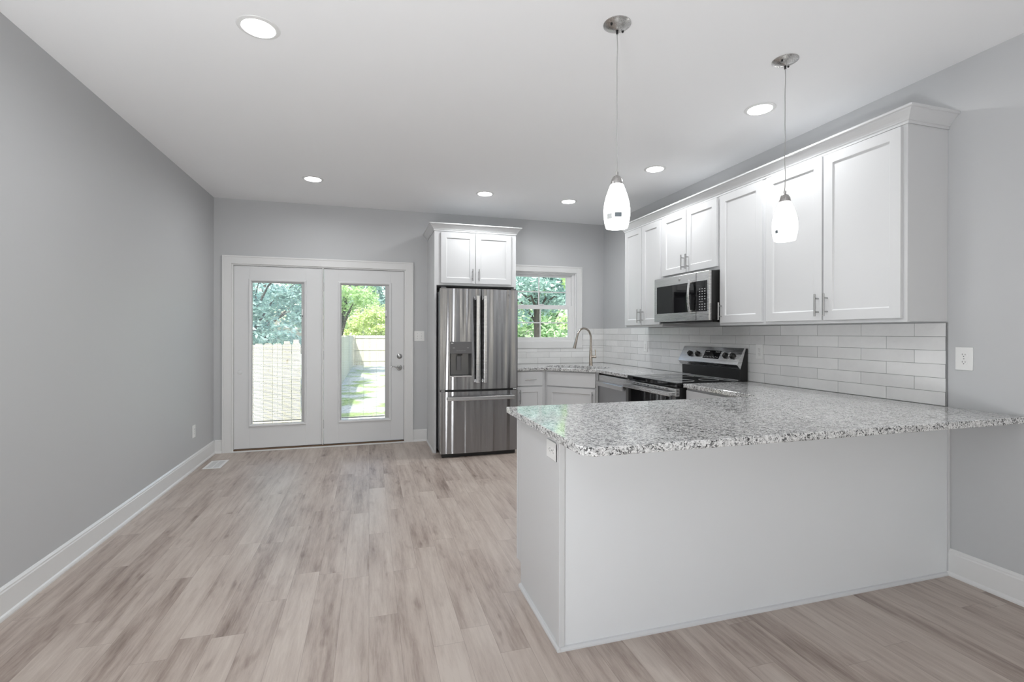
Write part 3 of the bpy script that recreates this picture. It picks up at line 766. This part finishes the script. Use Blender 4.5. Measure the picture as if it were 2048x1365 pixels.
# faucet
fx, fy = 2.592, 5.405
t = thing('kitchen_faucet', 'tall champagne nickel gooseneck faucet behind the corner sink', 'faucet', (fx, fy, ZC))
b = MB(); b.lathe([(.0, .0), (.027, .0), (.027, .004), (.023, .008), (.0225, .02), (.021, .10), (.018, .17), (.0145, .24)], (0, 0, 0), 24); b.build('faucet_body', M['champagne'], t, smooth=True)
sd = Vector((-.97, -.24, 0)); pts = []; rs = []
pts.append(Vector((0, 0, .235))); pts.append(Vector((0, 0, .32)))
R = .106
for i in range(0, 17):
    a = PI*i/16*.93; pts.append(Vector((0, 0, .335))+sd*(R-R*math.cos(a))+Vector((0, 0, R*1.08*math.sin(a))))
last = pts[-1]; dirn = (pts[-1]-pts[-2]).normalized(); pts.append(last+dirn*.03)
b = MB(); b.tube(pts, .0125, 16); b.build('spout', M['champagne'], t, smooth=True)
b = MB(); p0 = pts[-1]; b.tube([p0, p0+dirn*.02, p0+dirn*.09, p0+dirn*.125], [.0145, .016, .018, .0205], 16); b.build('spray_head', M['champagne'], t, smooth=True)
hd = Vector((.80, -.60, 0)); b = MB(); b.cyl(Vector((0, 0, .105)), hd*.066+Vector((0, 0, .105)), .0165, 16); b.tube([hd*.055+Vector((0, 0, .11)), hd*.058+Vector((0, 0, .15)), hd*.054+Vector((0, 0, .195))], [.006, .0055, .005], 10)
b.build('faucet_lever', M['champagne'], t, smooth=True)

# ------------------------------------------------------------------ range
t = thing('electric_range', 'stainless and black glass-top electric range with rear control panel', 'range', (2.335, 4.048, 0), R90)
w = 4.048-3.272
b = MB(); b.box(0, w, 0, .650, .03, .868); b.build('oven_body', M['black'], t, bevel=.003)
b = MB(); b.box(.001, w-.001, -.022, .575, .8685, .905); b.build('cooktop', M['blackglass'], t, bevel=.006)
ck = [c for c in t.children if c.name.startswith('cooktop')][0]
for (cx, cy, r) in ((.20, .14, .09), (.58, .14, .11), (.20, .42, .11), (.58, .42, .08)):
    b = MB(); b.tube([(cx+r*math.cos(k*PI/20), cy+r*math.sin(k*PI/20), .9052) for k in range(41)], .0010, 4, caps=False)
    b.build('burner_ring', M['text'], ck)
d = MB(); d.box(.004, w-.004, -.034, -.001, .205, .800); od = d.build('oven_door', M['blackglass'], t, bevel=.004)
for q in (.004, w-.05):
    d = MB(); d.box(q, q+.046, -.0365, -.0345, .21, .798); d.build('door_side_strip', M['cavity'], od)
d = MB(); d.box(.004, w-.004, -.036, -.001, .801, .862); ts = d.build('vent_strip', M['steel_h'], t, bevel=.002)
for x in [.14+.055*i for i in range(10)]:
    d = MB(); d.box(x, x+.035, -.0368, -.0358, .846, .851); d.build('vent_slot', M['black'], ts)
for z in (.812, .824, .836, .848):
    d = MB(); d.box(w-.0045, w-.0035, -.030, -.008, z, z+.006); d.build('vent_slot', M['black'], ts)
d = MB(); d.box(.03, w-.03, -.082, -.066, .800, .836); d.box(.03, .055, -.066, -.034, .803, .833); d.box(w-.055, w-.03, -.066, -.034, .803, .833); d.build('oven_handle', M['steel_h'], od, bevel=.003)
d = MB(); d.box(.004, w-.004, -.03, -.001, .04, .198); d.build('storage_drawer', M['steel_h'], t, bevel=.003)
# backguard : local y measured from x=2.335
b = MB(); b.prism([(.576, .869), (.650, .869), (.650, 1.172), (.612, 1.172), (.572, 1.05), (.572, 1.0)], 0.006, w-.006, 'x'); b.build('backguard', M['black'], t, bevel=.002)
b = MB(); b.box(.02, w-.02, .566, .5755, .906, .914); b.build('backguard_strip', M['steel_h'], t)
b = MB(); b.prism([(.607, 1.175), (.618, 1.175), (.620, 1.168), (.568, 1.000), (.536, 1.035), (.534, 1.040)], -.004, w+.004, 'x'); cp = b.build('control_panel', M['steel_h'], t, bevel=.001)
sl_n = Vector((0, -(1.175-1.040), (.607-.534))).normalized()   # outward normal of slanted face (y,z)
def on_panel(x, z, out=0.0):
    k = (z-1.040)/(1.175-1.040); y = .534+k*(.607-.534); return Vector((x, y, z))+sl_n*out
def quad_on(x0, x1, z0, z1, out):
    a = [on_panel(x0, z0, out), on_panel(x1, z0, out), on_panel(x1, z1, out), on_panel(x0, z1, out)]
    c = [on_panel(x0, z0, .0002), on_panel(x1, z0, .0002), on_panel(x1, z1, .0002), on_panel(x0, z1, .0002)]
    return a+c, [(0, 1, 2, 3), (0, 4, 5, 1), (1, 5, 6, 2), (2, 6, 7, 3), (3, 7, 4, 0)]
b = MB(); b.add(*quad_on(.330, .535, 1.075, 1.145, .0015)); dsp = b.build('display', M['blackglass'], cp)
b = MB()
for i, x in enumerate((.345, .362, .379, .470, .488, .506)): b.add(*quad_on(x, x+.010, 1.130, 1.136, .0020))
for i in range(9): b.add(*quad_on(.342+.021*i, .350+.021*i, 1.085+.004*(i % 2), 1.090+.004*(i % 2), .0020))
b.build('display_print', M['text'], dsp)
for x in (.135, .245, .605, .690):
    b = MB(); c = on_panel(x, 1.106); b.tube([c+sl_n*.0005, c+sl_n*.006, c+sl_n*.028], [.027, .024, .021], 20)
    side = Vector((1, 0, 0)); up = Vector((0, sl_n.z, -sl_n.y)); 
    k = b.build('knob', M['black'], cp, smooth=True)
    b = MB(); g = [c+sl_n*o+side*sx*.0045+up*sz*.022 for o in (.028, .040) for sx, sz in ((-1, -1), (1, -1), (1, 1), (-1, 1))]
    b.add(g, [(0, 1, 2, 3), (4, 5, 6, 7), (0, 1, 5, 4), (1, 2, 6, 5), (2, 3, 7, 6), (3, 0, 4, 7)]); b.build('knob_grip', M['steel_h'], k, bevel=.001)

# ------------------------------------------------------------------ microwave
t = thing('over_range_microwave', 'stainless over-the-range microwave mounted under the short wall cabinet', 'microwave', (2.628, 4.050, 1.402), R90)
w = 4.050-3.274; h = .402
b = MB(); b.box(.003, w-.003, .0, .370, .006, h+.001); b.build('case', M['black'], t, bevel=.002)
b = MB(); b.box(.02, w-.02, .03, .34, -.012, .0055); b.build('vent_underside', M['black'], t)
for q in (.10, w-.22):
    b = MB(); b.box(q, q+.12, .10, .22, -.0145, -.0125); b.build('grease_filter', M['steel_h'], t)
b = MB(); b.box(0, w, -.024, -.0005, 0, h); fr = b.build('front_panel', M['steel_h'], t, bevel=.003)
b = MB(); b.box(.044, .610, -.0256, -.0242, .075, .325); b.build('door_window', M['blackglass'], fr, bevel=.0004)
b = MB(); b.box(.612, .752, -.0256, -.0242, .075, .325); kp = b.build('keypad', M['blackglass'], fr, bevel=.0004)
b = MB(); b.box(.085, .50, -.0262, -.0258, .105, .285); b.build('window_mesh', M['cavity2'] if 'cavity2' in M else M['blackglass'], fr)
b = MB(); b.box(.6135, .6145, -.0265, -.0243, .0, h-.0); b.build('door_seam', M['black'], fr)
b = MB()
for r in range(9):
    for c in range(3):
        if r == 3: continue
        b.box(.655+.032*c, .668+.032*c, -.0262, -.0257, .088+.021*r, .094+.021*r)
b.box(.655, .705, -.0262, -.0257, .152, .155); b.build('key_print', M['text'], kp)
b = MB(); n = 14; vs = []; fs = []
for i in range(n+1):
    z = .062+.282*i/n; u = 2*i/n-1; y = -.052-.016*(1-u*u)
    vs += [(.548, y, z), (.575, y, z), (.575, y+.010, z), (.548, y+.010, z)]
for i in range(n):
    for k in range(4): fs.append((i*4+k, i*4+(k+1) % 4, i*4+4+(k+1) % 4, i*4+4+k))
fs += [(0, 1, 2, 3), (n*4+3, n*4+2, n*4+1, n*4)]
b.add(vs, fs); b.box(.552, .571, -.045, -.0256, .066, .090); b.box(.552, .571, -.045, -.0256, .314, .338); b.build('door_handle', M['steel_h'], fr, bevel=.002)
b = MB(); lx, lz = .388, .362
b.tube([(lx+.011*math.cos(a*PI/10), -.0255, lz+.011*math.sin(a*PI/10)) for a in range(21)], .0014, 6, caps=False)
b.tube([(lx-.005, -.0255, lz-.002), (lx, -.0255, lz+.005), (lx+.002, -.0255, lz-.004), (lx+.006, -.0255, lz+.002)], .0011, 6); b.build('badge', M['nickel'], fr)

# ------------------------------------------------------------------ lights
def downlight(x, y, label):
    t = thing('recessed_light', label, 'ceiling light', (x, y, H), 0, 'recessed ceiling lights')
    b = MB(); b.lathe([(.072, -.0005), (.073, -.006), (.080, -.0065), (.092, -.003), (.094, -.0005)], (0, 0, 0), 40)
    # ring only : drop end caps
    b.f = [f for f in b.f if len(f) == 4]; b.build('trim_ring', M['trim'], t, smooth=True)
    b = MB(); b.lathe([(.0005, -.0125), (.03, -.0122), (.055, -.0105), (.067, -.0070), (.071, -.0008)], (0, 0, 0), 40); b.build('lens', M['lens'], t, smooth='all')
    l = lamp('downlight_lamp', 'AREA', (0, 0, -.0145), P_CAN, direction=(0, 0, -1), size=.13, shape='DISK', color=(.97, .99, 1), spread=math.radians(168)); l.parent = t; l.rotation_euler = (0, 0, 0)
for (x, y, s) in ((-.505, 2.54, 'round recessed light nearest the left wall, largest in view'), (-.51, 4.895, 'round recessed light in the ceiling in front of the patio doors'),
                  (1.147, 4.900, 'round recessed light in the ceiling above the refrigerator'), (2.09, 4.924, 'round recessed light above the corner sink'),
                  (2.403, 3.732, 'round recessed light above the electric range'), (2.405, 2.542, 'round recessed light above the widest wall cabinet, beside pendant')):
    downlight(x, y, s)

def pendant(x, y, zb, label, stickers):
    t = thing('pendant_light', label, 'pendant light', (x, y, zb), 0, 'opal glass pendants above the breakfast bar')
    HH = H-zb
    b = MB(); b.lathe([(.0005, HH-.030), (.008, HH-.030), (.012, HH-.026), (.030, HH-.021), (.050, HH-.012), (.061, HH-.006), (.064, HH-.004), (.064, HH-.0003)], (0, 0, 0), 40)
    cn = b.build('canopy', M['nickel'], t, smooth=True)
    for a in (25, 205):
        cx, cy = .043*math.cos(math.radians(a)), .043*math.sin(math.radians(a))
        s = MB(); s.lathe([(.0005, HH-.022), (.004, HH-.022), (.0055, HH-.018), (.0055, HH-.012)], (cx, cy, 0), 12); s.build('screw', M['black'], cn, smooth=True)
    s = MB(); s.cyl((0, 0, HH-.046), (0, 0, HH-.029), .0055, 12); s.build('strain_relief', M['black'], cn)
    s = MB(); pts = [(.0012*math.sin(k*.9), .0012*math.cos(k*1.3), .262+(HH-.046-.262)*k/18) for k in range(19)]; s.tube(pts, .0021, 8); s.build('cord', M['cord'], t, smooth='all')
    s = MB(); s.lathe([(.0005, .262), (.0065, .262), (.0065, .246), (.010, .244), (.018, .238), (.025, .226), (.0285, .210), (.0285, .203), (.0005, .203)], (0, 0, 0), 32); s.build('socket_cap', M['nickel'], t, smooth=True)
    prof = [(.027, .2025), (.0315, .199), (.040, .176), (.050, .147), (.0575, .116), (.0610, .086), (.0605, .055), (.0565, .025), (.050, .0)]
    inner = [(r-.0025, z) for r, z in prof[::-1]]
    s = MB(); s.lathe(prof+inner, (0, 0, 0), 40); s.f = [f for f in s.f if len(f) == 4]
    sh = s.build('glass_shade', M['shade'], t, smooth='all')
    s = MB(); s.lathe([(.0005, .06), (.014, .07), (.022, .09), (.022, .12), (.012, .16), (.012, .202)], (0, 0, 0), 20); s.build('bulb', M['bulb'], t, smooth='all')
    def prof_r(z):
        for (r0, z0), (r1, z1) in zip(prof[:-1], prof[1:]):
            if z1 <= z <= z0: return r1+(r0-r1)*(z-z1)/(z0-z1)
    for (ang, wd, z0, z1, mt) in stickers:
        s = MB(); n = 5; vs = []; fs = []
        for i in range(n+1):
            a = math.radians(ang-wd/2+wd*i/n)
            for z in (z0, z1): r = prof_r(z)+.0006; vs.append((r*math.cos(a), r*math.sin(a), z))
        for i in range(n): fs.append((2*i, 2*i+2, 2*i+3, 2*i+1))
        s.add(vs, fs); s.build('sticker', M[mt], sh)
    l = lamp('pendant_lamp', 'POINT', (0, 0, -.02), P_PEND, size=.04, color=(1, .985, .96)); l.parent = t
M['cord'] = paint('clear_silver_cord', (.42, .42, .41), .4, 0)
M['bulb'] = emit_mat('bulb_glow', (1, 1, 1), 6)
M['sticker'] = paint('sticker_grey_blue', (.16, .19, .21), .5, 0)
M['sticker_pale'] = paint('sticker_pale', (.60, .62, .62), .5, 0)
pendant(1.107, 2.035, 1.788, 'lit opal glass pendant on the left, hanging over the bar', [(-112, 30, .040, .060, 'sticker'), (-152, 26, .034, .058, 'sticker_pale')])
pendant(2.104, 2.052, 1.788, 'lit opal glass pendant on the right, in front of wall cabinets', [(-175, 16, .034, .050, 'sticker'), (-60, 10, .034, .044, 'sticker_pale')])

# ------------------------------------------------------------------ outlets and switches
def outlet(label, loc, rotm, w=.074, h=.118, group=None):
    """built facing -y in local space, centred"""
    t = thing('electrical_outlet', label, 'outlet', loc, 0, group); t.rotation_euler = rotm
    b = MB(); b.box(-w/2, w/2, -.006, -.0005, -h/2, h/2); b.build('cover_plate', M['plastic'], t, bevel=.002)
    for s in (-1, 1):
        b = MB(); pts = []
        for k in range(24):
            a = 2*PI*k/24; pts.append((.0165*math.cos(a), s*.0195+max(-.0135, min(.0135, .0165*math.sin(a)))))
        b.prism(pts, -.0075, -.0062, 'y'); r = b.build('receptacle', M['plastic'], t)
        d = MB(); d.box(-.0075, -.0055, -.0079, -.0076, s*.0195-.001, s*.0195+.008); d.box(.0055, .0075, -.0079, -.0076, s*.0195-.001, s*.0195+.007)
        d.cyl((0, -.0079, s*.0195-.007), (0, -.0076, s*.0195-.007), .0025, 10); d.build('slot', M['slot'], r)
    b = MB(); b.cyl((0, -.0075, 0), (0, -.006, 0), .003, 10); b.build('screw', M['handle'], t)
    return t
outlet('white outlet on bare grey wall right of the tile backsplash', (XR, 1.775, 1.166), (0, 0, R90), .078, .120)
outlet('white outlet on backsplash tile between range and peninsula end', (XR-.0086, 3.16, 1.150), (0, 0, R90))
outlet('white outlet on backsplash tile between range and sink corner', (XR-.0086, 4.825, 1.147), (0, 0, R90))
outlet('small white outlet low on the left wall near the patio doors', (XL, 5.258, .358), (0, 0, PI/2))
outlet('white sideways outlet on the end panel of the peninsula', (PX, 1.925, .800), (PI/2, PI/2, R90) if False else (0, PI/2, R90), .076, .126)
t = thing('light_switch', 'white double toggle light switch plate right of the patio doors', 'light switch', (.572, YB, 1.258))
b = MB(); b.box(-.060, .060, -.006, -.0005, -.060, .060); b.build('cover_plate', M['plastic'], t, bevel=.002)
for s in (-1, 1):
    b = MB(); b.prism([(-.0062, -.010), (-.016, .004), (-.014, .010), (-.0062, .006)], s*.023-.004, s*.023+.004, 'x'); b.build('toggle', M['plastic'], t)
    for z in (-.03, .03):
        b = MB(); b.cyl((s*.023, -.0075, z), (s*.023, -.006, z), .003, 10); b.build('screw', M['handle'], t)

# floor register
t = thing('floor_vent', 'white metal floor register on the planks near the left patio door', 'vent', (-1.44, 5.375, 0))
b = MB(); b.box(-.078, .078, -.155, .155, 0.0003, .004); vp = b.build('register_plate', M['plastic'], t, bevel=.0015)
b = MB()
for k in range(17):
    y = -.125+.0150*k
    for s in (-1, 1): b.box(s*.030-.024, s*.030+.024, y, y+.005, .0041, .0045)
b.build('louvre_slot', M['ventslot'] if 'ventslot' in M else M['text'], vp)

# ------------------------------------------------------------------ outside
GZ = -.68
struct(MB().box(-30, 40, YB+.5, 70, GZ-.2, GZ).build('ground', M['ground']), 'gravel and patchy grass back yard', 'ground')
struct(MB().box(XL-.15, XR+.15, YB+.16, YB+.5, GZ-.2, -.02).build('trim_6', M['grout']), 'concrete foundation step outside the patio doors', 'step')
def fence(label, a, c, z0, z1, rails_side, pitch=.145):
    a, c = Vector((*a, 0)), Vector((*c, 0)); d = (c-a); L = d.length; ang = math.atan2(d.y, d.x)
    t = thing('wooden_fence', label, 'fence', (a.x, a.y, z0), ang)
    h = z1-z0; b = MB(); n = int(L/pitch)
    for i in range(n):
        x = i*pitch; top = h-random.random()*.012
        b.prism([(x+.001, 0), (x+pitch-.004, 0), (x+pitch-.004, top-.03), (x+pitch-.03, top), (x+.03, top), (x+.001, top-.03)], -.01, .01, 'y')
    b.build('fence_boards', M['fence'], t)
    s = rails_side
    for z in (.25, h*.5, h-.18):
        r = MB(); r.box(0, L, s*.011, s*.05, z, z+.085); r.build('fence_rail', M['fence'], t)
    k = 0
    while k*2.4 < L:
        p = MB(); p.box(k*2.4, k*2.4+.09, s*.052, s*.14, 0, h+.03); p.build('fence_post', M['fence'], t); k += 1
fence('pale board fence close behind the left patio door, facing the house', (-6.2, 9.0), (-1.115, 9.0), GZ, 1.115, 1)
fence('pale board fence running away along the left of the yard', (-1.115, 9.05), (-.925, 30.6), GZ, 1.14, 1)
fence('far board fence with rails across the back of the yard', (-.92, 30.7), (9, 30.7), GZ, 1.14, -1)
def tree(label, x, y, h, crown_z, rx, rz, n, leaf, mat, trunk_r=.12, branches=7, seed=1, lean=(0, 0)):
    rnd = random.Random(seed)
    t = thing('leafy_tree', label, 'tree', (x, y, GZ), 0, 'trees beyond the fences')
    cz = crown_z-GZ
    b = MB(); b.tube([(0, 0, 0), (lean[0]*.5+.05, lean[1]*.5, cz*.45), (lean[0], lean[1], cz), (lean[0]*1.2, lean[1], cz+rz*.6)], [trunk_r, trunk_r*.8, trunk_r*.55, trunk_r*.2], 10); b.build('trunk', M['bark'], t, smooth=True)
    b = MB()
    for k in range(branches):
        a = 2*PI*k/branches+rnd.random(); e = Vector((math.cos(a)*rx*.75, math.sin(a)*rx*.75, cz+rz*(rnd.random()*1.2-.5)))
        s = Vector((lean[0]*.7, lean[1]*.7, cz*(.45+.35*rnd.random()))); m = (s+e)/2+Vector((0, 0, .25))
        b.tube([s, m, e], [trunk_r*.35, trunk_r*.22, trunk_r*.08], 6)
    b.build('branches', M['bark'], t, smooth=True)
    vs = []; fs = []; nc = 46; cl = []
    for k in range(nc):
        while True:
            p = Vector((rnd.uniform(-1, 1), rnd.uniform(-1, 1), rnd.uniform(-1, 1)))
            if .25 < p.length < 1: break
        cl.append((Vector((p.x*rx, p.y*rx, cz+p.z*rz)), rnd.uniform(.18, .36)*rx))
    for k in range(n):
        c, r = cl[rnd.randrange(nc)]
        d = Vector((rnd.gauss(0, 1), rnd.gauss(0, 1), rnd.gauss(0, 1))).normalized()*r*rnd.random()**.4
        p = c+Vector((d.x, d.y, d.z*.7)); u = Vector((rnd.gauss(0, 1), rnd.gauss(0, 1), rnd.gauss(0, .6))).normalized(); v = u.cross(Vector((rnd.gauss(0, 1), rnd.gauss(0, 1), rnd.gauss(0, 1)))).normalized()
        s = leaf*rnd.uniform(.6, 1.3); i = len(vs)
        vs += [p-u*s, p+v*s*.45, p+u*s, p-v*s*.45]; fs.append((i, i+1, i+2, i+3))
    me = bpy.data.meshes.new('foliage'); me.from_pydata([tuple(v) for v in vs], [], fs); me.materials.append(mat)
    o = bpy.data.objects.new('foliage', me); COL.objects.link(o); o.parent = t
    return t
tree('pale leafy tree behind the near fence, left in the left door glass', -2.85, 13.0, 5, 2.3, 1.5, 1.7, 9000, .07, M['leaf_blue'], .10, seed=3)
tree('cool green tree behind the near fence, right in the left door glass', -3.3, 17.5, 6, 3.0, 2.0, 2.6, 9000, .09, M['leaf_blue'], .14, seed=4)
tree('dark-limbed tree leaning over the long fence, left in the right door glass', -1.9, 24.0, 6, 3.3, 2.0, 1.9, 7000, .10, M['leaf_bright'], .20, branches=10, seed=5, lean=(.9, 0))
tree('yellow-green shrubby tree just behind the far fence', .6, 34.0, 4, 1.9, 2.4, 1.3, 9000, .12, M['leaf_yellow'], .15, seed=6)
tree('tall cool green tree rising behind the far fence', -1.0, 40.0, 8, 4.8, 3.0, 3.4, 11000, .17, M['leaf_blue'], .25, seed=8)
tree('tall green tree behind the far fence to the right', 4.4, 44.0, 8, 4.8, 2.9, 3.2, 9000, .16, M['leaf_bright'], .25, seed=9)
tree('thick-trunked tree in the middle of the kitchen window', 5.15, 14.8, 6, 3.0, 1.6, 1.5, 9000, .08, M['leaf_blue'], .13, branches=8, seed=10)
tree('bright green tree on the right side of the kitchen window', 5.75, 11.6, 6, 2.35, 1.0, 1.5, 9500, .06, M['leaf_bright'], .05, seed=11)
tree('broad dense tree filling the background of the kitchen window', 8.3, 22.5, 6, 2.6, 2.7, 3.2, 15000, .12, M['leaf_mid'], .14, seed=12)
